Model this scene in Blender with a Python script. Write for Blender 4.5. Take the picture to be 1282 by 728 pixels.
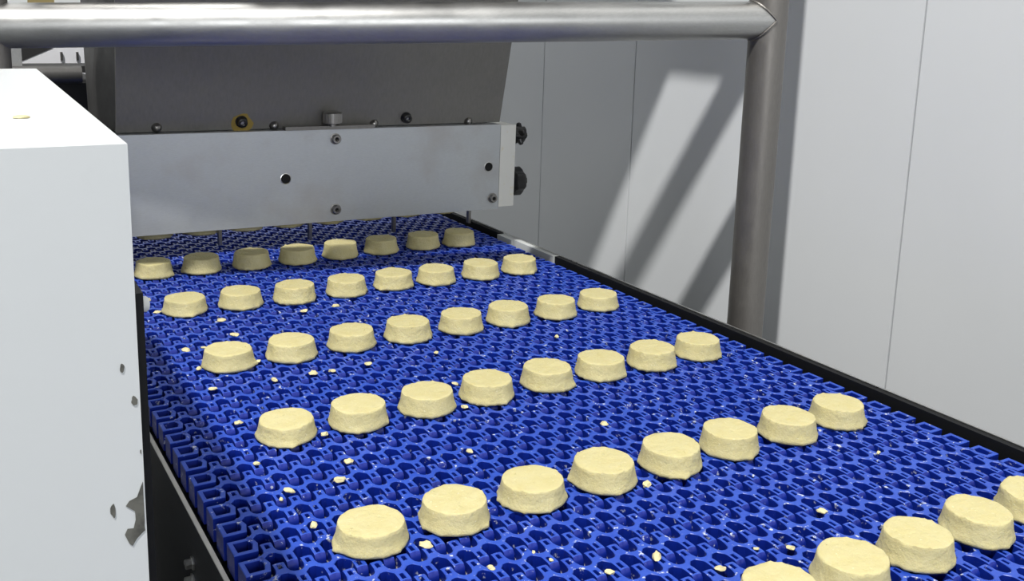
import bpy, bmesh, math, random
from mathutils import Vector, Matrix, noise
random.seed(7)
for o in list(bpy.data.objects): bpy.data.objects.remove(o)
scene = bpy.context.scene
COL = scene.collection

# ------------------------------------------------------------------ units
# all shapes are laid out in a unit of one patty column spacing (64 mm);
# x runs across the belt, y along it (away from the viewer), z = 0 is the belt surface
S = 0.064
ZB = 14.0                       # belt surface above the floor, in units
def W(x, y, z=0.0): return Vector((x*S, y*S, (z+ZB)*S))

# ------------------------------------------------------------------ camera
FPX, PPX, PPY = 1254.1, 641.29, 364.0-100.87
CAM = Vector((-3.7010, -6.2836, 5.5872))
yaw, pitch, roll = -0.5361552, 0.2025953, 0.02794989
def cam_axes():
    cy, sy = math.cos(yaw), math.sin(yaw)
    f = Vector((-sy*math.cos(pitch), cy*math.cos(pitch), -math.sin(pitch)))
    r = Vector((cy, sy, 0)); u = r.cross(f)
    return (r*math.cos(roll)+u*math.sin(roll)), (u*math.cos(roll)-r*math.sin(roll)), f
RX, UX, FX = cam_axes()
cd = bpy.data.cameras.new('camera'); cam = bpy.data.objects.new('camera', cd); COL.objects.link(cam)
cd.sensor_width = 36.0; cd.sensor_fit = 'HORIZONTAL'
cd.lens = FPX/1282*36.0
cd.shift_x = -(PPX-641)/1282; cd.shift_y = (PPY-364)/1282
cd.clip_start = 0.02; cd.clip_end = 60
m = Matrix(((RX.x, UX.x, -FX.x, 0), (RX.y, UX.y, -FX.y, 0), (RX.z, UX.z, -FX.z, 0), (0, 0, 0, 1)))
m.translation = W(*CAM); cam.matrix_world = m
scene.camera = cam
# survey of the place: where a sight line meets a given plane
def ray(px, py): return FX + RX*((px-PPX)/FPX) - UX*((py-PPY)/FPX)
def on_z(px, py, z=0.0): d = ray(px, py); return CAM + d*((z-CAM.z)/d.z)
def on_y(px, py, y): d = ray(px, py); return CAM + d*((y-CAM.y)/d.y)
def on_x(px, py, x): d = ray(px, py); return CAM + d*((x-CAM.x)/d.x)

# ------------------------------------------------------------------ light and exposure
wd = bpy.data.worlds.new('hall'); scene.world = wd; wd.use_nodes = True
bg = wd.node_tree.nodes['Background']; bg.inputs[0].default_value = (0.93, 0.97, 1.0, 1); bg.inputs[1].default_value = 0.085
def lamp(name, loc, target, size, power, col=(1, 0.98, 0.95)):
    l = bpy.data.lights.new(name, 'AREA'); l.shape = 'DISK'; l.size = size*S; l.energy = power; l.color = col
    o = bpy.data.objects.new(name, l); COL.objects.link(o)
    o.location = W(*loc); d = W(*target)-W(*loc)
    o.rotation_euler = d.to_track_quat('-Z', 'Y').to_euler()
    return o
lamp('high_bay_lamp', (-23, -15.2, 60), (8, 9, 2), 2.6, 238)
lamp('rear_fill_lamp', (2, 34, 58), (4, 10, 0), 9, 30)  # weak fill added behind the hopper
lamp('front_fill_light', (-12, -56, 16), (2, 10, 0), 26, 50, (0.96, 0.98, 1.0))  # low fill added behind the camera to brighten upright faces
vs = scene.view_settings
vs.view_transform = 'Standard'; vs.look = 'None'; vs.gamma = 1.0; vs.use_curve_mapping = False
vs.exposure = 0.0

# ------------------------------------------------------------------ materials
def srgb(r, g, b):
    f = lambda c: (c/255/12.92) if c/255 <= 0.04045 else ((c/255+0.055)/1.055)**2.4
    return (f(r), f(g), f(b), 1)
class Mat:
    def __init__(s, name, col, rough=0.5, metal=0.0, spec=0.5):
        s.m = bpy.data.materials.new(name); s.m.use_nodes = True
        s.t = s.m.node_tree; s.b = s.t.nodes['Principled BSDF']
        s.b.inputs['Base Color'].default_value = col; s.b.inputs['Roughness'].default_value = rough
        s.b.inputs['Metallic'].default_value = metal; s.b.inputs['Specular IOR Level'].default_value = spec
        s.col = col; s.rough = rough; s._pos = None
        s.cur = None
    def node(s, typ, **kw):
        n = s.t.nodes.new(typ)
        for k, v in kw.items(): setattr(n, k, v)
        return n
    def pos(s):
        if s._pos is None: s._pos = s.node('ShaderNodeNewGeometry').outputs['Position']
        return s._pos
    def noise(s, scale, detail=4, rough=0.6, stretch=None, coords=None):
        src = coords or s.pos()
        if stretch:
            mp = s.node('ShaderNodeMapping'); s.t.links.new(src, mp.inputs[0]); mp.inputs['Scale'].default_value = stretch; src = mp.outputs[0]
        n = s.node('ShaderNodeTexNoise'); n.inputs['Scale'].default_value = scale; n.inputs['Detail'].default_value = detail
        n.inputs['Roughness'].default_value = rough
        s.t.links.new(src, n.inputs['Vector']); return n.outputs['Fac']
    def ramp(s, fac, a, b, va=0.0, vb=1.0):
        r = s.node('ShaderNodeMapRange'); r.inputs[1].default_value = a; r.inputs[2].default_value = b
        r.inputs[3].default_value = va; r.inputs[4].default_value = vb; s.t.links.new(fac, r.inputs[0]); return r.outputs[0]
    def mix(s, fac, col):
        n = s.node('ShaderNodeMix', data_type='RGBA')
        if s.cur is None: n.inputs[6].default_value = s.col
        else: s.t.links.new(s.cur, n.inputs[6])
        n.inputs[7].default_value = col; s.t.links.new(fac, n.inputs[0])
        s.cur = n.outputs[2]; s.t.links.new(s.cur, s.b.inputs['Base Color']); return s
    def roughness(s, fac): s.t.links.new(fac, s.b.inputs['Roughness']); return s
    def bump(s, fac, strength=0.2, dist=0.001):
        n = s.node('ShaderNodeBump'); n.inputs['Strength'].default_value = strength; n.inputs['Distance'].default_value = dist
        s.t.links.new(fac, n.inputs['Height']); s.t.links.new(n.outputs[0], s.b.inputs['Normal']); return s

M = {}
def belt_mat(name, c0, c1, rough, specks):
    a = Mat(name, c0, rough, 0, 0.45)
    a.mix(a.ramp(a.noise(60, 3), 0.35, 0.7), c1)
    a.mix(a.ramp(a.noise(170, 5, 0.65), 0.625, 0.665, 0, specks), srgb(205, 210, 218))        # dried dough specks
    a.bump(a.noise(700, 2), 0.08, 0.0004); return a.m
M['belt'] = belt_mat('blue_belt_plastic', srgb(12, 38, 138), srgb(9, 31, 124), 0.36, 0.6)  # sides and hole walls, with their shade painted in as a darker blue
M['belt_top'] = belt_mat('sheen_blue_belt_plastic', srgb(44, 80, 182), srgb(34, 68, 172), 0.40, 0.9)      # same plastic, sheen on the top faces painted in as a paler blue
a = Mat('white_rod_plastic', srgb(205, 203, 195), 0.5); M['rod'] = a.m
a = Mat('dough', srgb(202, 193, 146), 0.62, 0, 0.3)
a.b.inputs['Subsurface Weight'].default_value = 0.12; a.b.inputs['Subsurface Radius'].default_value = (0.006, 0.004, 0.0015)
a.b.inputs['Subsurface Scale'].default_value = 1.0
n1 = a.noise(180, 5, 0.65); a.mix(a.ramp(a.noise(70, 4), 0.3, 0.75), srgb(196, 185, 132))
a.mix(a.ramp(a.noise(420, 2), 0.66, 0.74), srgb(216, 209, 168))
a.bump(n1, 0.6, 0.0022); M['dough'] = a.m
a = Mat('crumb_dough', srgb(214, 203, 155), 0.6); a.bump(a.noise(500, 3), 0.3, 0.001); M['crumb'] = a.m

def brushed(name, col, rough, stretch, metal=1.0, lo=0.85, dark=None):
    a = Mat(name, col, rough, metal)
    n = a.noise(90, 6, 0.7, stretch)
    a.mix(a.ramp(n, 0.3, 0.72), dark or tuple(c*lo for c in col[:3])+(1,))
    a.roughness(a.ramp(a.noise(22, 4), 0.3, 0.7, rough*0.85, rough*1.2))
    a.bump(n, 0.06, 0.0003)
    return a
a = brushed('pipe_steel', srgb(190, 190, 188), 0.39, (1, 6, 6)); M['pipe'] = a.m
a = brushed('dull_post_steel', srgb(134, 131, 127), 0.5, (6, 6, 1), 0.8); M['post'] = a.m
a = brushed('head_aluminium', srgb(202, 206, 209), 0.46, (2, 2, 22), 0.85)
a.mix(a.ramp(a.noise(9, 4), 0.52, 0.75, 0, 0.45), srgb(172, 164, 158)); M['alu'] = a.m
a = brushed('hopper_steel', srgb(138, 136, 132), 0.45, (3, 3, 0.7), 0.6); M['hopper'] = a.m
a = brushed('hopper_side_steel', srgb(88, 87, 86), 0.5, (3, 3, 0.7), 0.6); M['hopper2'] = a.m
a = brushed('bright_steel', srgb(215, 215, 212), 0.3, (4, 4, 4)); M['bright'] = a.m
a = brushed('bolt_steel', srgb(150, 148, 145), 0.32, (4, 4, 4)); M['bolt'] = a.m
a = Mat('black_plastic', srgb(22, 22, 23), 0.35); M['black'] = a.m
a = Mat('black_bore', srgb(10, 10, 10), 0.8); M['bore'] = a.m
a = Mat('black_guard', srgb(17, 18, 20), 0.55, 0, 0.25); M['guard'] = a.m
a = Mat('dark_plate', srgb(40, 41, 43), 0.5, 0.2); a.mix(a.ramp(a.noise(30, 4), 0.4, 0.7), srgb(33, 34, 36)); M['plate'] = a.m
a = Mat('white_paint', srgb(205, 209, 211), 0.35, 0, 0.5)
a.mix(a.ramp(a.noise(14, 5, 0.65, (1, 4, 1)), 0.58, 0.75, 0, 0.35), srgb(182, 186, 188)); a.bump(a.noise(160, 3), 0.05, 0.0005); M['white'] = a.m
a = Mat('white_block_plastic', srgb(228, 228, 222), 0.45)
a.mix(a.ramp(a.noise(55, 5, 0.7), 0.6, 0.72, 0, 0.6), srgb(215, 200, 150)); M['block'] = a.m
a = Mat('wear_plastic', srgb(205, 208, 206), 0.5); M['wear'] = a.m
a = Mat('chipped_primer', srgb(98, 98, 92), 0.7); a.mix(a.ramp(a.noise(120, 4), 0.45, 0.65), srgb(72, 72, 68)); M['chip'] = a.m
a = Mat('wall_panel', srgb(216, 219, 221), 0.45, 0, 0.35)
a.mix(a.ramp(a.noise(3.5, 4), 0.35, 0.75, 0, 0.4), srgb(208, 212, 215)); a.bump(a.noise(240, 3), 0.06, 0.0006); M['wall'] = a.m
a = Mat('seam_filler', srgb(80, 80, 78), 0.8); M['seam'] = a.m
a = Mat('floor_resin', srgb(96, 98, 98), 0.5); a.mix(a.ramp(a.noise(12, 5), 0.4, 0.7), srgb(84, 85, 85)); M['floor'] = a.m
a = Mat('oil_stain', srgb(150, 128, 60), 0.6); M['stain'] = a.m
a = Mat('tan_board', srgb(150, 135, 90), 0.7); M['tan'] = a.m
a = Mat('pale_board', srgb(225, 226, 230), 0.5); M['pale'] = a.m
a = Mat('dark_recess', srgb(34, 34, 35), 0.7); M['recess'] = a.m

# ------------------------------------------------------------------ builders
def bm_new(): return bmesh.new()
def box(bm, x0, x1, y0, y1, z0, z1):
    vs = [bm.verts.new((x, y, z)) for z in (z0, z1) for x, y in ((x0, y0), (x1, y0), (x1, y1), (x0, y1))]
    for f in ((3, 2, 1, 0), (4, 5, 6, 7), (0, 1, 5, 4), (1, 2, 6, 5), (2, 3, 7, 6), (3, 0, 4, 7)): bm.faces.new([vs[i] for i in f])
def bevel_all(bm, off, seg=2, angle=30):
    es = [e for e in bm.edges if len(e.link_faces) == 2 and e.calc_face_angle(0) > math.radians(angle)]
    bmesh.ops.bevel(bm, geom=es, offset=off, segments=seg, affect='EDGES', profile=0.5)
def frame_of(d):
    d = d.normalized(); u = d.orthogonal().normalized(); return u, d.cross(u)
def tube(bm, p0, p1, r, seg=32, r1=None):
    p0, p1 = Vector(p0), Vector(p1); u, v = frame_of(p1-p0); r1 = r if r1 is None else r1
    a = [bm.verts.new(p0+u*(r*math.cos(2*math.pi*i/seg))+v*(r*math.sin(2*math.pi*i/seg))) for i in range(seg)]
    b = [bm.verts.new(p1+u*(r1*math.cos(2*math.pi*i/seg))+v*(r1*math.sin(2*math.pi*i/seg))) for i in range(seg)]
    for i in range(seg):
        j = (i+1) % seg; bm.faces.new((a[i], a[j], b[j], b[i])).smooth = True
    bm.faces.new(a[::-1]); bm.faces.new(b)
def lathe(bm, base, axis, prof, seg=24, lobes=0, lobe_amp=0.0):
    """prof: list of (distance along axis, radius)"""
    base = Vector(base); ax = Vector(axis).normalized(); u, v = frame_of(ax)
    rings = []
    for h, r in prof:
        if r <= 1e-6: rings.append([bm.verts.new(base+ax*h)]); continue
        ring = []
        for i in range(seg):
            t = 2*math.pi*i/seg; rr = r*(1+lobe_amp*math.cos(lobes*t)) if lobes else r
            ring.append(bm.verts.new(base+ax*h+u*(rr*math.cos(t))+v*(rr*math.sin(t))))
        rings.append(ring)
    for A, B in zip(rings, rings[1:]):
        for i in range(seg):
            j = (i+1) % seg
            if len(A) == 1 and len(B) == 1: continue
            if len(A) == 1: f = bm.faces.new((A[0], B[j], B[i]))
            elif len(B) == 1: f = bm.faces.new((A[i], A[j], B[0]))
            else: f = bm.faces.new((A[i], A[j], B[j], B[i]))
            f.smooth = True
    if len(rings[0]) > 1: bm.faces.new(rings[0][::-1])
    if len(rings[-1]) > 1: bm.faces.new(rings[-1])
def prism(bm, pts, d):
    """closed polygon (3D points) pushed along d"""
    d = Vector(d); a = [bm.verts.new(Vector(p)) for p in pts]; b = [bm.verts.new(Vector(p)+d) for p in pts]
    bm.faces.new(a[::-1]); bm.faces.new(b)
    for i in range(len(pts)):
        j = (i+1) % len(pts); bm.faces.new((a[i], a[j], b[j], b[i]))
def mesh_of(name, bm, mat):
    bmesh.ops.recalc_face_normals(bm, faces=bm.faces[:])
    for v in bm.verts: v.co *= S
    me = bpy.data.meshes.new(name); bm.to_mesh(me); bm.free(); me.materials.append(mat)
    me.set_sharp_from_angle(angle=math.radians(38)); return me
def obj(name, bm, mat, parent=None, loc=None):
    """bm in units; relative to the parent's origin (or to loc)"""
    me = bm if isinstance(bm, bpy.types.Mesh) else mesh_of(name, bm, mat)
    o = bpy.data.objects.new(name, me); COL.objects.link(o)
    if parent: o.parent = parent
    if loc is not None: o.location = (Vector(loc)*S) if parent else W(*loc)
    return o
def tag(o, label, cat=None, group=None, kind=None):
    o['label'] = label
    if cat: o['category'] = cat
    if group: o['group'] = group
    if kind: o['kind'] = kind
    return o
def thing(name, label, cat, loc, rotz=0, group=None):
    o = bpy.data.objects.new(name, None); COL.objects.link(o); o.empty_display_size = 0.05
    o.location = W(*loc); o.rotation_euler = (0, 0, rotz); return tag(o, label, cat, group)
def structure(o, label=None):
    o['kind'] = 'structure'
    if label: o['label'] = label
    return o

# ------------------------------------------------------------------ room shell
XW = 12.785
bm = bm_new(); box(bm, -60, XW+3, -60, 70, -ZB-0.4, -ZB)
o = obj('floor', bm, M['floor'], None, (0, 0, 0)); structure(o, 'grey resin floor of the production hall')
bm = bm_new(); box(bm, XW+0.15, XW+1.6, -60, 70, -ZB, 48)
wall = obj('wall_right', bm, M['seam'], None, (0, 0, 0)); structure(wall, 'pale grey panelled wall beside the conveyor')
seams = [-60, -12.6, 6.39, 15.26, 19.80, 29, 39, 49, 70]
for y0, y1 in zip(seams, seams[1:]):
    bm = bm_new(); box(bm, XW, XW+0.2, y0+0.022, y1-0.022, -ZB, 48); bevel_all(bm, 0.02, 1)
    obj('wall_panel', bm, M['wall'], wall)
bm = bm_new(); box(bm, -60, XW+0.1, 46, 47, -ZB, 48)
o = obj('wall_back', bm, M['wall'], None, (0, 0, 0)); structure(o, 'pale back wall of the production hall')

# ------------------------------------------------------------------ conveyor belt
P, Q, TH = 0.428, 0.2912, 0.28          # row pitch, knuckle pitch, thickness
X0, NK = -0.965, 31                     # first far knuckle, number of far knuckles
def module_mesh():
    polys = []
    H = Q/2
    half = [  # one half cell, u >= 0
        [(0, .185), (.022, .185), (.022, .215), (0, .215)],
        [(.022, .185), (.058, .185), (.058, .215), (.022, .215)],
        [(.022, .10), (.058, .10), (.058, .185), (.022, .185)],
        [(0, 0), (.035, 0), (.022, .10), (0, .10)],
        [(.035, 0), (.075, .04), (.058, .10), (.022, .10)],
        [(.035, 0), (.088, -.06), (.105, .008), (.075, .04)],
        [(.088, -.06), (.088, -.10), (H-.022, -.10), (.105, .008)],
        [(.105, .008), (H-.022, -.10), (H, -.10), (H, 0)],
    ]
    near = [
        [(.088, -.20), (H-.022, -.20), (H-.022, -.10), (.088, -.10)],
        [(.088, -.225), (H-.022, -.225), (H-.022, -.20), (.088, -.20)],
        [(H-.022, -.225), (H, -.225), (H, -.20), (H-.022, -.20)],
    ]
    for k in range(NK):
        cx = X0+k*Q
        for sgn in (1, -1):
            end = (k == 0 and sgn < 0) or (k == NK-1 and sgn > 0)
            for pl in half+([] if end else near):
                q = [(cx+sgn*u, v) for u, v in pl]
                polys.append(q if sgn > 0 else q[::-1])
    # the boxes that close the row at either edge
    for sgn, xo in ((-1, -1.315), (1, 8.10)):
        xi = (X0-H) if sgn < 0 else (X0+(NK-1)*Q+H)
        out = [(xo, -.02), (xi-sgn*.05, -.02), (xi-sgn*.085, -.16), (xi-sgn*.045, -.315), (xo, -.315)]
        inn = [(xo-sgn*.052, -.068), (xi-sgn*.005, -.068), (xi-sgn*.028, -.16), (xi+sgn*.004, -.262), (xo-sgn*.052, -.262)]
        for i in range(5):
            j = (i+1) % 5; q = [out[i], out[j], inn[j], inn[i]]
            polys.append(q if sgn > 0 else q[::-1])
    levels = [(0, 0), (-.04, .03), (-.12, .048), (-.20, .035), (-TH, -.005)]
    idx, verts, faces = {}, [], []
    def vid(u, v, l):
        key = (round(u, 5), round(v, 5), l)
        if key not in idx:
            z, off = levels[l]; vv = v
            if abs(v-.215) < 1e-4: vv += off
            if abs(v+.225) < 1e-4: vv -= off
            idx[key] = len(verts); verts.append((u, vv, z))
        return idx[key]
    edges = {}
    for q in polys:
        area = sum(q[i][0]*q[(i+1) % len(q)][1]-q[(i+1) % len(q)][0]*q[i][1] for i in range(len(q)))
        if area < 0: q = q[::-1]
        faces.append([vid(u, v, 0) for u, v in q]); faces.append([vid(u, v, 4) for u, v in q][::-1])
        for i in range(len(q)):
            A = (round(q[i][0], 5), round(q[i][1], 5)); B = (round(q[(i+1) % len(q)][0], 5), round(q[(i+1) % len(q)][1], 5))
            if (B, A) in edges: edges[(B, A)] = None
            else: edges[(A, B)] = True
    rim = []
    for (A, B), ok in edges.items():
        if not ok: continue
        rim.append((vid(*A, 0), vid(*B, 0)))
        for l in range(4):
            faces.append([vid(*B, l), vid(*A, l), vid(*A, l+1), vid(*B, l+1)])
    bm = bm_new(); V = [bm.verts.new(v) for v in verts]
    for f in faces:
        try: bm.faces.new([V[i] for i in f])
        except ValueError: pass
    bm.edges.ensure_lookup_table()
    es = [bm.edges.get((V[i], V[j])) for i, j in rim]
    es = [e for e in es if e and len(e.link_faces) == 2]
    bmesh.ops.bevel(bm, geom=es, offset=0.0075, segments=1, affect='EDGES')
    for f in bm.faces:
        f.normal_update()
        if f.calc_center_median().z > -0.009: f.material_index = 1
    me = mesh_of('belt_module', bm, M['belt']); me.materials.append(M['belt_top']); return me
belt = thing('conveyor_belt', 'blue plastic modular mesh conveyor belt carrying rows of pale dough patties', 'conveyor belt', (3.4, 0, -TH))
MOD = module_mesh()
bm = bm_new(); tube(bm, (-1.29, 0, 0), (7.93, 0, 0), 0.029, 10); ROD = mesh_of('hinge_rod', bm, M['rod'])
for n in range(-9, 45):
    y = 2.11+n*P
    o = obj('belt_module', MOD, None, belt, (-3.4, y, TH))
    o = obj('hinge_rod', ROD, None, belt, (-3.4, y+.208, TH-0.14))

# ------------------------------------------------------------------ conveyor frame
fr = thing('conveyor_chassis', 'black conveyor chassis with side plates under the blue belt', 'conveyor', (3.4, 8, -ZB))
def fpart(name, mat, *b, bev=0.012):
    bm = bm_new(); box(bm, b[0]-3.4, b[1]-3.4, b[2]-8, b[3]-8, b[4]+ZB, b[5]+ZB)
    if bev: bevel_all(bm, bev, 1)
    return obj(name, bm, mat, fr)
o = fpart('side_plate', M['plate'], -1.40, -1.355, -3, 21.4, -4.2, -0.315)
tag(fpart('edge_strip', M['rod'], -1.402, -1.353, -3, 21.4, -0.313, -0.292), 'pale strip along the top of the left side plate')
fpart('side_plate', M['plate'], 8.40, 8.47, -3, 21.4, -4.2, -0.3)
tag(fpart('side_guard', M['guard'], 8.28, 8.42, -3, 11.95, -0.6, 0.075), 'black guard rail along the right edge of the belt')
fpart('side_guard', M['guard'], 8.28, 8.42, 14.5, 21.4, -0.6, 0.075)
tag(fpart('guard_lip', M['bright'], 8.385, 8.425, -3, 21.4, 0.077, 0.092, bev=0), 'thin bright edge on top of the black guard')
tag(fpart('wear_strip', M['wear'], 8.25, 8.40, 11.97, 13.75, -0.5, 0.072, bev=0.03), 'white plastic wear strip')
tag(fpart('wear_strip', M['wear'], 8.23, 8.40, 13.78, 14.48, -0.5, 0.05, bev=0.03), 'white plastic wear strip')
for xx in (-0.6, 1.0, 2.6, 4.2, 5.8, 7.4): fpart('slide_rail', M['plate'], xx-.12, xx+.12, -3, 21.4, -0.62, -TH-0.012, bev=0)
fpart('bed_plate', M['guard'], -1.2, 8.25, -3, 21.4, -0.70, -0.63, bev=0)
for yy in (0.5, 5.2, 10, 16, 20.5): fpart('cross_bar', M['bolt'], -1.34, 8.39, yy-.1, yy+.1, -1.1, -0.9)
for yy, zz in ((4.60, -0.86), (4.63, -1.10), (9.6, -0.86), (9.6, -1.1), (0.2, -.86)):
    bm = bm_new(); lathe(bm, (-1.40-3.4, yy-8, zz+ZB), (-1, 0, 0), [(0, .085), (.02, .085), (.02, .06), (.09, .06), (.10, .045), (.10, 0)], 6)
    obj('frame_bolt', bm, M['bright'], fr)
for xx in (-1.38, 8.43):
    for yy in (-1.5, 10.5, 20.5): fpart('leg', M['plate'], xx-.35, xx+.35, yy-.35, yy+.35, -ZB, -4.2)
for yy in (-1.5, 10.5, 20.5): fpart('leg_brace', M['plate'], -1.1, 8.1, yy-.2, yy+.2, -8.2, -7.8)

# ------------------------------------------------------------------ dough patties
def patty_mesh(seed):
    rnd = random.Random(seed); seg = 60
    prof = [(.70, .02), (.86, 0), (.95, .03), (1.0, .08), (1.012, .14), (.995, .22), (.958, .33), (.930, .48), (.908, .66), (.890, .82), (.880, .92), (.866, .975), (.832, 1.0), (.74, 1.006), (.56, 1.012), (.36, 1.016), (.16, 1.018)]
    lumps = [(rnd.uniform(0, 2*math.pi), rnd.uniform(.05, .14), rnd.uniform(.03, .09)) for _ in range(15)]
    rimb = [(rnd.uniform(0, 2*math.pi), rnd.uniform(.04, .1), rnd.uniform(.015, .04)) for _ in range(7)]
    off = Vector((seed*3.1, seed*1.7, 0))
    bm = bm_new(); rings = []
    def g(t, c, w): d = (t-c+math.pi) % (2*math.pi)-math.pi; return math.exp(-(d/w)**2)
    ex, ea = 1+rnd.uniform(-.02, .02), rnd.uniform(0, math.pi)
    for r, h in prof:
        ring = []
        for i in range(seg):
            t = 2*math.pi*i/seg
            low = max(0, 1-h/.30); top = math.exp(-((h-.97)/.06)**2)
            rr = r*(1+low*sum(a*g(t, c, w) for c, w, a in lumps)*.95 - low*.045)
            rr *= 1+(ex-1)*math.cos(2*(t-ea))
            hh = h+top*sum(a*1.6*g(t, c, w) for c, w, a in rimb)*(1 if .8 < r < .9 else 0)
            x, y = rr*math.cos(t), rr*math.sin(t)
            nz = noise.noise(Vector((x*2.2, y*2.2, h*1.3))+off)*.022+noise.noise(Vector((x*7, y*7, h*3))+off)*.010
            if h < .05: hh -= low*.05*max(0, noise.noise(Vector((x*4, y*4, 0))+off))
            f = 1+nz
            ring.append(bm.verts.new((x*f, y*f, max(hh, -0.02)+(nz*1.6 if h > .9 else 0))))
        rings.append(ring)
    # small dents and beads on the top
    for A, B in zip(rings, rings[1:]):
        for i in range(seg):
            j = (i+1) % seg; bm.faces.new((A[i], A[j], B[j], B[i])).smooth = True
    c = bm.verts.new((0, 0, 1.02))
    for i in range(seg): bm.faces.new((rings[-1][i], rings[-1][(i+1) % seg], c)).smooth = True
    bm.faces.new(rings[0][::-1])
    for k in range(rnd.randint(6, 11)):                                     # stuck-on beads of dough
        t = rnd.uniform(0, 2*math.pi); r = rnd.uniform(.25, .9); hz = 1.0 if r < .85 else rnd.uniform(.3, 1.0)
        rb = rnd.uniform(.014, .036); rr = r*.88 if hz > .95 else (.99-.11*hz)
        mt = Matrix.Translation((rr*math.cos(t), rr*math.sin(t), hz)) @ Matrix.Diagonal((1, rnd.uniform(.7, 1.5), 1.1, 1))
        ret = bmesh.ops.create_icosphere(bm, subdivisions=1, radius=rb, matrix=mt)
        for f in {f for v in ret['verts'] for f in v.link_faces}: f.smooth = True
    return mesh_of('dough_patty', bm, M['dough'])
PATTY = [patty_mesh(s+3) for s in range(8)]
RB = 0.401
ROWS = {
'A': [(2.968, -0.227, 1.0, 0.286), (3.968, -0.224, 1.0, 0.286), (4.96, -0.224, 0.975, 0.284), (5.969, -0.222, 0.98, 0.29), (6.97, -0.22, 0.98, 0.28)],
'B': [(0.019, 2.69, 0.986, 0.247), (0.997, 2.687, 0.996, 0.261), (2.019, 2.715, 1.012, 0.255), (3.003, 2.688, 1.02, 0.277), (4.011, 2.664, 1.02, 0.281), (4.988, 2.668, 0.98, 0.294), (6.013, 2.649, 1.0, 0.286), (6.99, 2.671, 0.975, 0.281)],
'C': [(0.06, 5.635, 1.0, 0.245), (1.042, 5.601, 1.02, 0.287), (2.074, 5.621, 1.015, 0.277), (3.04, 5.633, 1.02, 0.291), (4.075, 5.645, 1.02, 0.294), (5.06, 5.647, 1.02, 0.282), (6.052, 5.637, 1.02, 0.295), (7.018, 5.658, 0.989, 0.289)],
'D': [(0.074, 8.508, 1.007, 0.28), (1.066, 8.48, 1.015, 0.286), (2.097, 8.53, 1.004, 0.29), (3.105, 8.518, 1.02, 0.30), (4.118, 8.516, 1.008, 0.30), (5.077, 8.527, 1.002, 0.305), (6.067, 8.489, 0.972, 0.305), (7.078, 8.58, 1.0, 0.27)],
'E': [(0.105, 11.55, 1.008, 0.27), (1.098, 11.501, 1.013, 0.291), (2.095, 11.42, 1.02, 0.31), (3.128, 11.427, 1.012, 0.308), (4.146, 11.483, 1.008, 0.298), (5.067, 11.429, 1.013, 0.294), (6.087, 11.411, 1.015, 0.305), (7.039, 11.428, 0.98, 0.297)],
'F': [(0.086, 14.214, 0.95, 0.311), (1.037, 14.202, 1.006, 0.311), (2.063, 14.147, 1.015, 0.32), (3.058, 14.123, 1.02, 0.318), (4.053, 14.175, 1.003, 0.32), (5.033, 14.189, 0.986, 0.32), (6.088, 14.2, 0.991, 0.316), (6.985, 14.121, 0.963, 0.325)],
'G': [(0.5+1.0*j, 16.13, 1.0, 0.36) for j in range(8)],
}
ROWTXT = {'A': 'the cut-off row at bottom right', 'B': 'the nearest complete row', 'C': 'the second complete row', 'D': 'the third complete row',
          'E': 'the fourth complete row', 'F': 'the shaded row before the head', 'G': 'the row peeking from under the head'}
ORD = ['first', 'second', 'third', 'fourth', 'fifth', 'sixth', 'seventh', 'last']
rp = random.Random(11); pk = 0
for key, lst in ROWS.items():
    for j, (x, y, s, h) in enumerate(lst):
        me = PATTY[(pk*5+j) % 8]; pk += 1
        o = obj('dough_patty', me, None, None, (x, y, 0.37 if key == 'G' else 0.004))
        o.scale = (RB*s, RB*s, h); o.rotation_euler = (0, 0, rp.uniform(0, 6.28))
        word = ORD[j] if not (key == 'A' and j == 4) else 'last'
        tag(o, f'pale dough patty, {word} from left in {ROWTXT[key]}', 'dough patty', 'dough patties on the blue belt')

# ------------------------------------------------------------------ dough crumbs
def crumb_mesh(seed):
    rnd = random.Random(seed); bm = bm_new()
    bmesh.ops.create_icosphere(bm, subdivisions=2, radius=1.0)
    for v in bm.verts:
        n = noise.noise(v.co*1.3+Vector((seed*2.3, 0, seed))); v.co *= 1+.5*n
        if v.co.z < -.3: v.co.z = -.3
    for f in bm.faces: f.smooth = True
    return mesh_of('dough_crumb', bm, M['crumb'])
CR = [crumb_mesh(s) for s in range(5)]
CPX = [(233, 438, 6), (294, 419, 6), (277, 401, 6), (249, 461, 4.5), (266, 486.5, 5.5), (299, 529, 6.5), (321, 580, 5), (362, 614, 7.5), (393, 657, 7.5), (425, 600.5, 8),
       (437, 577, 7), (406, 543, 6), (343.5, 475, 5.5), (392, 467, 6), (416, 464, 5.5), (461, 455, 5), (323, 452, 4), (588, 564.5, 6), (533, 682, 9), (582, 509, 5.5),
       (757, 530, 5.5), (763, 716, 7), (615, 710, 6), (822, 696, 9), (810, 606, 7), (1029, 639, 7), (990, 685, 6), (947, 686, 4.5), (902, 711, 7.5), (278, 400, 4), (419.6, 383, 5.5),
       (381, 389, 5), (185, 375, 5), (197, 390.5, 5), (255, 435, 4), (570, 480, 5), (697, 421, 4), (546, 441, 4), (352, 624, 4), (1100, 566, 4), (668, 690, 3.5), (690, 700, 3.5)]
rc = random.Random(5); CRUMBS = {}
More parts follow.
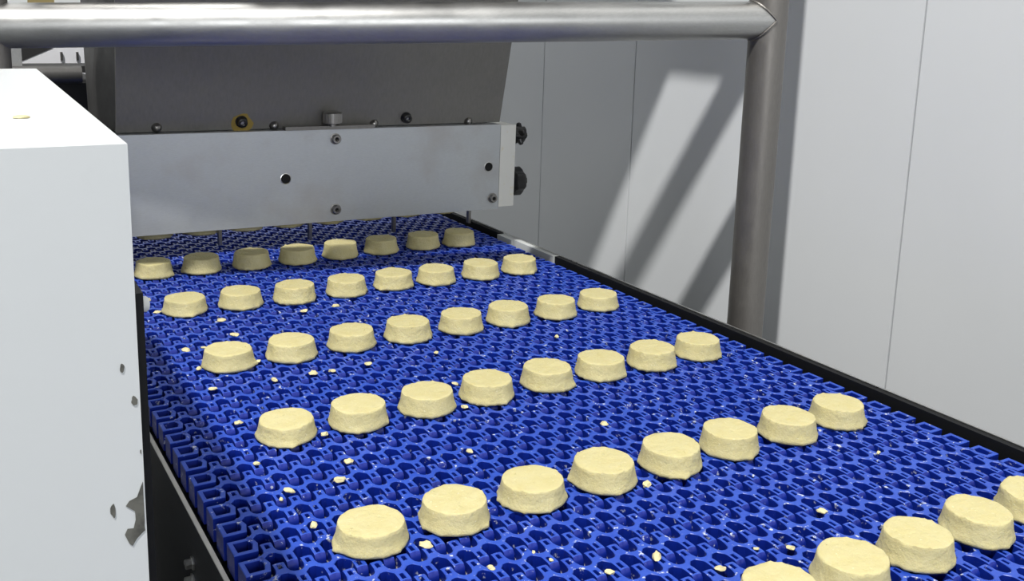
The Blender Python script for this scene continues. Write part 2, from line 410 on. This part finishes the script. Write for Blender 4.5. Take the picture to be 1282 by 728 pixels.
for k, (px, py, w) in enumerate(CPX):
    c = on_z(px, py, 0.02); d = (c-CAM).dot(FX); r = w*d/FPX*0.95
    o = obj('dough_crumb', CR[k % 5], None, None, (c.x, c.y, 0.3*r*.5))
    o.scale = (r, r*rc.uniform(.6, .9), r*.5); o.rotation_euler = (rc.uniform(-.15, .15), rc.uniform(-.15, .15), rc.uniform(0, 6.28))
    best = min(((x-c.x)**2+((y-c.y)*.8)**2, key, j, x, y) for key, l in ROWS.items() if key != 'G' for j, (x, y, _, _) in enumerate(l))
    dx, dy = c.x-best[3], c.y-best[4]
    side = ('in front of' if dy < 0 else 'behind') if abs(dy) > abs(dx) else ('right of' if dx > 0 else 'left of')
    lab = f'{ORD[best[2]]} patty of {ROWTXT[best[1]]}'
    CRUMBS.setdefault((side, lab), []).append((r, math.hypot(dx, dy), o))
for (side, lab), l in CRUMBS.items():
    l.sort(key=lambda t: t[1])
    for i, (r, dd, o) in enumerate(l):
        w = 'dough crumb' if len(l) == 1 else (['nearest', 'next', 'third', 'fourth'][i]+' dough crumb')
        tag(o, f'{w} {side} the {lab}', 'dough crumb', 'dough crumbs scattered on the belt')

# ------------------------------------------------------------------ forming head (aluminium bar across the belt)
YH = 15.3
hd = thing('forming_head', 'brushed aluminium forming head spanning the belt below the steel hopper', 'machine head', (4.3, YH, 0.55))
TILT = math.radians(0.62); hd.rotation_euler = (0, TILT, 0)
def hl(p): return Vector((p.x-4.3, p.y-YH, p.z-0.55-(-(p.x-4.3)*math.tan(TILT))))      # position in the head's own frame
bm = bm_new(); box(bm, -5.6, 4.40, 0, 0.40, 0, 2.14); bevel_all(bm, 0.02, 2)
obj('front_bar', bm, M['alu'], hd)
bm = bm_new(); box(bm, -5.5, 4.35, 0.405, 1.9, 0.36, 2.12); obj('rear_body', bm, M['hopper2'], hd)
bm = bm_new(); box(bm, 4.405, 4.84, -0.01, 1.8, 0.05, 2.12); bevel_all(bm, 0.09, 3)
tag(obj('end_block', bm, M['block'], hd), 'white plastic end block with yellow smears')
bm = bm_new(); box(bm, -5.0, 4.0, 0.45, 1.75, 0.27, 0.355); obj('die_plate', bm, M['hopper2'], hd)
for px, py in ((419, 174), (420, 262), (616, 248)):
    c = hl(on_y(px, py, YH)); bm = bm_new()
    lathe(bm, (c.x, 0.01, c.z), (0, -1, 0), [(0, .13), (.015, .13), (.02, .105), (.10, .105), (.115, .09), (.115, .05), (.05, .048), (.05, 0)], 20)
    b = obj('socket_bolt', bm, M['bolt'], hd)
    bm = bm_new(); lathe(bm, (c.x, -0.041, c.z), (0, -1, 0), [(0, .046), (.004, .046), (.004, 0)], 6); obj('hex_socket', bm, M['bore'], b)
for px, py in ((357, 224), (611, 209)):
    c = hl(on_y(px, py, YH)); bm = bm_new()
    lathe(bm, (c.x, 0.0, c.z), (0, -1, 0), [(0, .125), (.012, .125), (.016, .112), (.006, .105), (.004, 0)], 24)
    b = obj('bolt_hole', bm, M['bright'], hd)
    bm = bm_new(); lathe(bm, (c.x, 0.0, c.z), (0, -1, 0), [(0, .106), (.0105, .106), (.0105, 0)], 24); obj('bore', bm, M['bore'], b)
# slide plate and thumb screw on top of the bar
bm = bm_new(); box(bm, -1.12, 1.0, -0.06, 0.17, 2.145, 2.225); bevel_all(bm, 0.012, 1); obj('slide_plate', bm, M['hopper'], hd)
bm = bm_new(); lathe(bm, (-0.02, -0.02, 2.215), (0, 0, 1), [(0, .09), (.06, .09), (.06, .2), (.075, .215), (.30, .215), (.325, .19), (.325, 0)], 40)
b = obj('thumb_screw', bm, M['bolt'], hd)
bm = bm_new()
for i in range(36):
    t = 2*math.pi*i/36; tube(bm, (-0.02+.213*math.cos(t), -.02+.213*math.sin(t), 2.305), (-0.02+.213*math.cos(t), -.02+.213*math.sin(t), 2.505), .008, 4)
obj('knurling', bm, M['bolt'], b)
# knobs on the right end
bm = bm_new(); lathe(bm, (4.84, 0.35, 1.83), (1, 0, 0), [(0, .10), (.10, .10), (.12, .17), (.2, .20), (.42, .20), (.47, .15), (.49, 0)], 40, 5, 0.12)
k1 = tag(obj('star_knob', bm, M['black'], hd), 'black star knob')
for i in range(5):
    t = math.radians(90+72*i); bm = bm_new()
    lathe(bm, (5.12, .35+.12*math.cos(t), 1.83+.12*math.sin(t)), (0.12, math.cos(t), math.sin(t)), [(0, .11), (.1, .085), (.17, .05), (.19, 0)], 12)
    obj('knob_arm', bm, M['black'], k1)
bm = bm_new(); lathe(bm, (4.84, 0.35, 0.62), (1, 0, 0), [(0, .16), (.08, .16), (.08, .30), (.13, .355), (.34, .355), (.41, .30), (.42, .17), (.50, .16), (.54, .12), (.54, 0)], 56, 7, 0.07)
tag(obj('lobed_knob', bm, M['black'], hd), 'black round lobed knob')
for px, pa, pb in ((275, 288, 307), (388, 285, 300), (493, 276, 290), (587, 263, 279)):
    c0, c1 = on_y(px, pa, 15.62), on_y(px, pb, 15.62); a0 = hl(c0); b0 = hl(c1); bm = bm_new()
    box(bm, a0.x-.035, a0.x+.035, .26, .38, b0.z, 0.02); bevel_all(bm, .01, 1); obj('wire_holder', bm, M['bolt'], hd)

# ------------------------------------------------------------------ hopper
hp = thing('steel_hopper', 'dark stainless steel hopper rising behind the aluminium head', 'hopper', (4.3, 17.5, 2.7))
def hq(x, y, z): return Vector((x-4.3, y-17.5, z-2.7))
LEAN = -0.25
def yf(z): return 15.55+LEAN*(z-2.75)
ZT = 9.7
xl, xr = -0.28, 8.84
bm = bm_new()
prism(bm, [hq(xl, yf(2.76), 2.76), hq(xr, yf(2.67), 2.67), hq(xr, yf(ZT), ZT), hq(xl, yf(ZT), ZT)], (0, .1, 0)); bevel_all(bm, .01, 1)
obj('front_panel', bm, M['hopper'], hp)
YB0, YB1 = 17.0, 17.3
xb = on_y(104, 80, 17.1).x                       # the left side panel splays outwards to the back
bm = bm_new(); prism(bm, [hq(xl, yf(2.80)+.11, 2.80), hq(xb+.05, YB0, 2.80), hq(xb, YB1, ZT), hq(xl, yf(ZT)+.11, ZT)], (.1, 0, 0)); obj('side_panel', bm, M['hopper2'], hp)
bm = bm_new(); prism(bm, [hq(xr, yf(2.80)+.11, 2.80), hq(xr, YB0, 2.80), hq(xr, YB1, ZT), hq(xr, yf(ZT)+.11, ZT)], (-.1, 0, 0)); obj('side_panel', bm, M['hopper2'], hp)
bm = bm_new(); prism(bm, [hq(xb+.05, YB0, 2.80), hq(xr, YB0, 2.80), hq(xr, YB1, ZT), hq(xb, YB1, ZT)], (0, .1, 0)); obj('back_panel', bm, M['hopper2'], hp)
bm = bm_new(); box(bm, xl-4.3, xr-4.3, 15.62-17.5, YB0-17.5, 0.09, 0.17); obj('base_flange', bm, M['alu'], hp)
# unseen box added above the view to cast the slanted wall shadow
bm = bm_new(); box(bm, 1.8-4.3, 9.06-4.3, 10.8-17.5, 16.0-17.5, 9.8-2.7, 15.4-2.7); bevel_all(bm, .05, 1); obj('wall_shade_box', bm, M['hopper'], hp)
bm = bm_new(); prism(bm, [hq(-1.95, 12.75, 6.3), hq(1.2, 12.1, 6.3), hq(1.9, 10.7, 6.3), hq(6.5, 10.7, 6.3), hq(6.5, 14.42, 6.3), hq(-1.95, 14.42, 6.3)], (0, 0, 1.1)); bevel_all(bm, .05, 1); obj('belt_shade_block', bm, M['hopper'], hp)  # unseen block added and shaped to shade the belt before the head
nrm = Vector((0, -1, LEAN)).normalized()
def on_front(px, py):
    d = ray(px, py); n = Vector((0, 1, -LEAN)); p0 = Vector((0, yf(2.75), 2.75)); return CAM+d*((p0-CAM).dot(n)/d.dot(n))
for px, py in ((196, 160), (343, 157.5), (468, 155), (586, 152)):
    c = on_front(px, py); c = hq(*c); bm = bm_new()
    lathe(bm, c-nrm*.01, nrm, [(0, .11), (.03, .105), (.07, .085), (.10, .05), (.115, 0)], 18); obj('dome_rivet', bm, M['bolt'], hp)
for k, (px, py) in enumerate(((302, 152), (508, 147))):
    c = on_front(px, py); c = hq(*c)
    if k == 0:
        bm = bm_new(); pts = []
        for i in range(18):
            t = 2*math.pi*i/18; r = .23*(1+.3*noise.noise(Vector((math.cos(t)*1.5, math.sin(t)*1.5, 4))))
            pts.append(c+Vector((r*math.cos(t), 0, r*math.sin(t)-.05))+Vector((0, LEAN*(r*math.sin(t)-.05), 0))+nrm*.004)
        prism(bm, pts, nrm*.004); obj('oil_stain', bm, M['stain'], hp)
    bm = bm_new(); lathe(bm, c-nrm*.01, nrm, [(0, .135), (.03, .135), (.03, .105), (.15, .105), (.16, .09), (.16, .05), (.10, .05), (.10, 0)], 18)
    b = tag(obj('black_bolt', bm, M['black'], hp), 'black cap bolt')
    bm = bm_new(); lathe(bm, c+nrm*.092, nrm, [(0, .045), (.006, .045), (.006, 0)], 8); obj('bolt_core', bm, M['bright'], b)

# ------------------------------------------------------------------ pipe frame in front of the hopper
PRAD = 0.37
pr_ = on_x(962, 25.5, 10.895); dl = (pr_-CAM).dot(FX)
pl_ = CAM + ray(20, 32.0)*(dl*.83)
dr = (pl_-pr_); pl_ = pr_+dr*1.02
LP = pr_+dr*1.035
pf = thing('pipe_frame', 'welded round steel pipe frame standing in front of the hopper', 'pipe frame', (pr_.x, pr_.y, -ZB))
def fq(p): return Vector(p)-Vector((pr_.x, pr_.y, -ZB))
ZU = 9.06
def fpipe(name, a, b, r=PRAD, mat='pipe'):
    bm = bm_new(); tube(bm, fq(a), fq(b), r, 40); return obj(name, bm, M[mat], pf)
fpipe('post', (pr_.x, pr_.y, -ZB), (pr_.x, pr_.y, ZU+.3), mat='post')
fpipe('top_rail', pr_, LP)
fpipe('post', (LP.x, LP.y, -ZB), (LP.x, LP.y, ZU+.3), mat='post')
fpipe('upper_rail', (pr_.x, pr_.y, ZU), (LP.x, LP.y, ZU))
b_ = (Vector((LP.x, LP.y, 0))-Vector((pr_.x, pr_.y, 0))).normalized(); bk = Vector((-b_.y, b_.x, 0)); bk = bk if bk.y > 0 else -bk
fpipe('upper_side_rail', (9.95, pr_.y+.31*(pr_.x-9.95), ZU), (9.95, 15.8, ZU))
# weld bead around the joint
bm = bm_new(); dj = -dr.normalized(); base = fq(pr_)-dj*(PRAD*.98); u, v = frame_of(dj)
for ring in range(1):
    prev = None; pts = []
    for i in range(48):
        t = 2*math.pi*i/48; q0 = u*math.cos(t)+v*math.sin(t)
        side = q0.dot(Vector((-dj.y, dj.x, 0)).normalized())*PRAD
        ins = math.sqrt(max(PRAD**2-side**2, 0.0))
        pts.append(fq(pr_)-dj*(ins+.015)+q0*(PRAD+.012))
    for i in range(48):
        a0, a1 = pts[i], pts[(i+1) % 48]; tube(bm, a0, a1, .024, 6)
obj('weld_bead', bm, M['post'], pf)
# right foot flange
bm = bm_new(); lathe(bm, (0, 0, 0), (0, 0, 1), [(0, .9), (.12, .9), (.14, .36), (.3, .36)], 24); obj('foot_plate', bm, M['pipe'], pf)

# ------------------------------------------------------------------ white cabinet at the left
XC = -2.5
corner = on_x(160, 190, XC); cz = on_x(157, 182, XC).z+.02
cb = thing('white_cabinet', 'white painted steel cabinet with chipped edges left of the belt', 'cabinet', (XC, corner.y, -ZB), math.radians(-1.2))
Hc = cz+ZB
bm = bm_new(); box(bm, -6, 0, 0, 7.6, 1.0, Hc); bevel_all(bm, 0.075, 4)
for f in bm.faces: f.smooth = True
obj('body', bm, M['white'], cb)
bm = bm_new(); box(bm, -5.8, -.2, .2, 7.4, 0, 1.0); obj('plinth', bm, M['plate'], cb)
zt = on_x(176, 352, XC+.06).z+ZB-.12
bm = bm_new(); box(bm, 0.003, 0.085, 0.2, 0.6, 1.0, zt); bevel_all(bm, .02, 1); tag(obj('edge_guard', bm, M['guard'], cb), 'black strip along the right edge of the cabinet')
bm = bm_new(); lathe(bm, (0.08, 0.32, zt-.12), (1, 0, 0), [(0, .06), (.04, .06), (.06, .045), (.07, 0)], 20); tag(obj('stop_button', bm, M['wear'], cb), 'small white rounded plastic stop')
rot = Matrix.Rotation(math.radians(1.2), 3, 'Z')
def on_face(px, py):
    n = Vector((math.sin(math.radians(-1.2))*-1, math.cos(math.radians(-1.2)), 0)); d = ray(px, py); p0 = Vector((XC, corner.y, 0))
    p = CAM+d*((p0-CAM).dot(n)/d.dot(n)); q = rot @ (p-Vector((XC, corner.y, -ZB))); return q
def chip(pts, mat='chip'):
    bm = bm_new(); q = [on_face(*p) for p in pts]; q = [Vector((min(a.x, -.012), -.002, a.z)) for a in q]
    prism(bm, q, (0, -.004, 0)); return obj('paint_chip', bm, M[mat], cb)
cp = [(118, 432), (122, 440), (127, 480), (126, 545), (120, 560), (124, 575), (112, 585), (98, 600), (85, 622), (75, 615), (62, 590), (70, 572), (88, 570), (94, 545), (92, 520), (65, 505), (75, 490), (98, 478), (108, 450)]
chip([(130+x/2.36, 420+y/2.36) for x, y in cp])
for cx, cy, w, h, sd in ((27, 520, 9, 20, 1), (90, 195, 11, 13, 2), (54, 98, 7, 12, 3), (111, 345, 5, 7, 4)):
    pts = []
    for i in range(14):
        t = 2*math.pi*i/14; r = 1+.55*noise.noise(Vector((math.cos(t)*1.2, math.sin(t)*1.2, sd*3.3)))
        pts.append((130+(cx+w*r*math.cos(t))/2.36, 420+(cy+h*r*math.sin(t))/2.36))
    chip(pts)
c = on_z(27, 148, cz); o = obj('dough_crumb', CR[2], None, None, (c.x, c.y, cz+.006)); o.scale = (.06, .05, .02)
tag(o, 'small yellow dab of dough on top of the white cabinet', 'dough crumb')

# ------------------------------------------------------------------ machinery seen behind the cabinet at upper left
rm = thing('machine_housing', 'dark machine housing with a horizontal bar behind the white cabinet', 'machine', (-1.5, 23, -ZB))
def rbox(name, mat, x0, x1, y0, y1, z0, z1, bev=.03):
    bm = bm_new(); box(bm, x0+1.5, x1+1.5, y0-23, y1-23, z0+ZB, z1+ZB); bevel_all(bm, bev, 1); return obj(name, bm, mat, rm)
rbox('housing', M['recess'], -5, 0.4, 21.6, 25, -ZB, 3.30)
bm = bm_new(); tube(bm, (-4+1.5, 21.2-23, 3.55+ZB), (-.15+1.5, 21.2-23, 3.55+ZB), .22, 28); obj('cross_pipe', bm, M['hopper2'], rm)
rbox('top_ledge', M['recess'], -4, 0.6, 21.8, 23, 3.55, 3.72)
rbox('clamp', M['bright'], -1.9, -1.45, 21.6, 22.1, 3.72, 4.3)
pb = thing('notice_board', 'pale board with dark triangular patch seen under the pipe rail', 'board', (-0.5, 26, -ZB))
bm = bm_new(); box(bm, -2.6, 1.2, 0, .1, 14, 19.0); obj('board', bm, M['pale'], pb)
bm = bm_new(); prism(bm, [(-.78, -.012, 17.52), (.25, -.012, 17.98), (-.78, -.012, 17.98)], (0, -.01, 0)); obj('dark_patch', bm, M['recess'], pb)
for xx in (.42, .85):
    bm = bm_new(); box(bm, xx, xx+.06, -.12, 0, 17.62, 17.86); obj('hook', bm, M['bolt'], pb)
bm = bm_new(); box(bm, -.35, .35, -.06, -.005, 19.02, 20.6); tag(obj('tan_sheet', bm, M['tan'], pb), 'tan sheet')
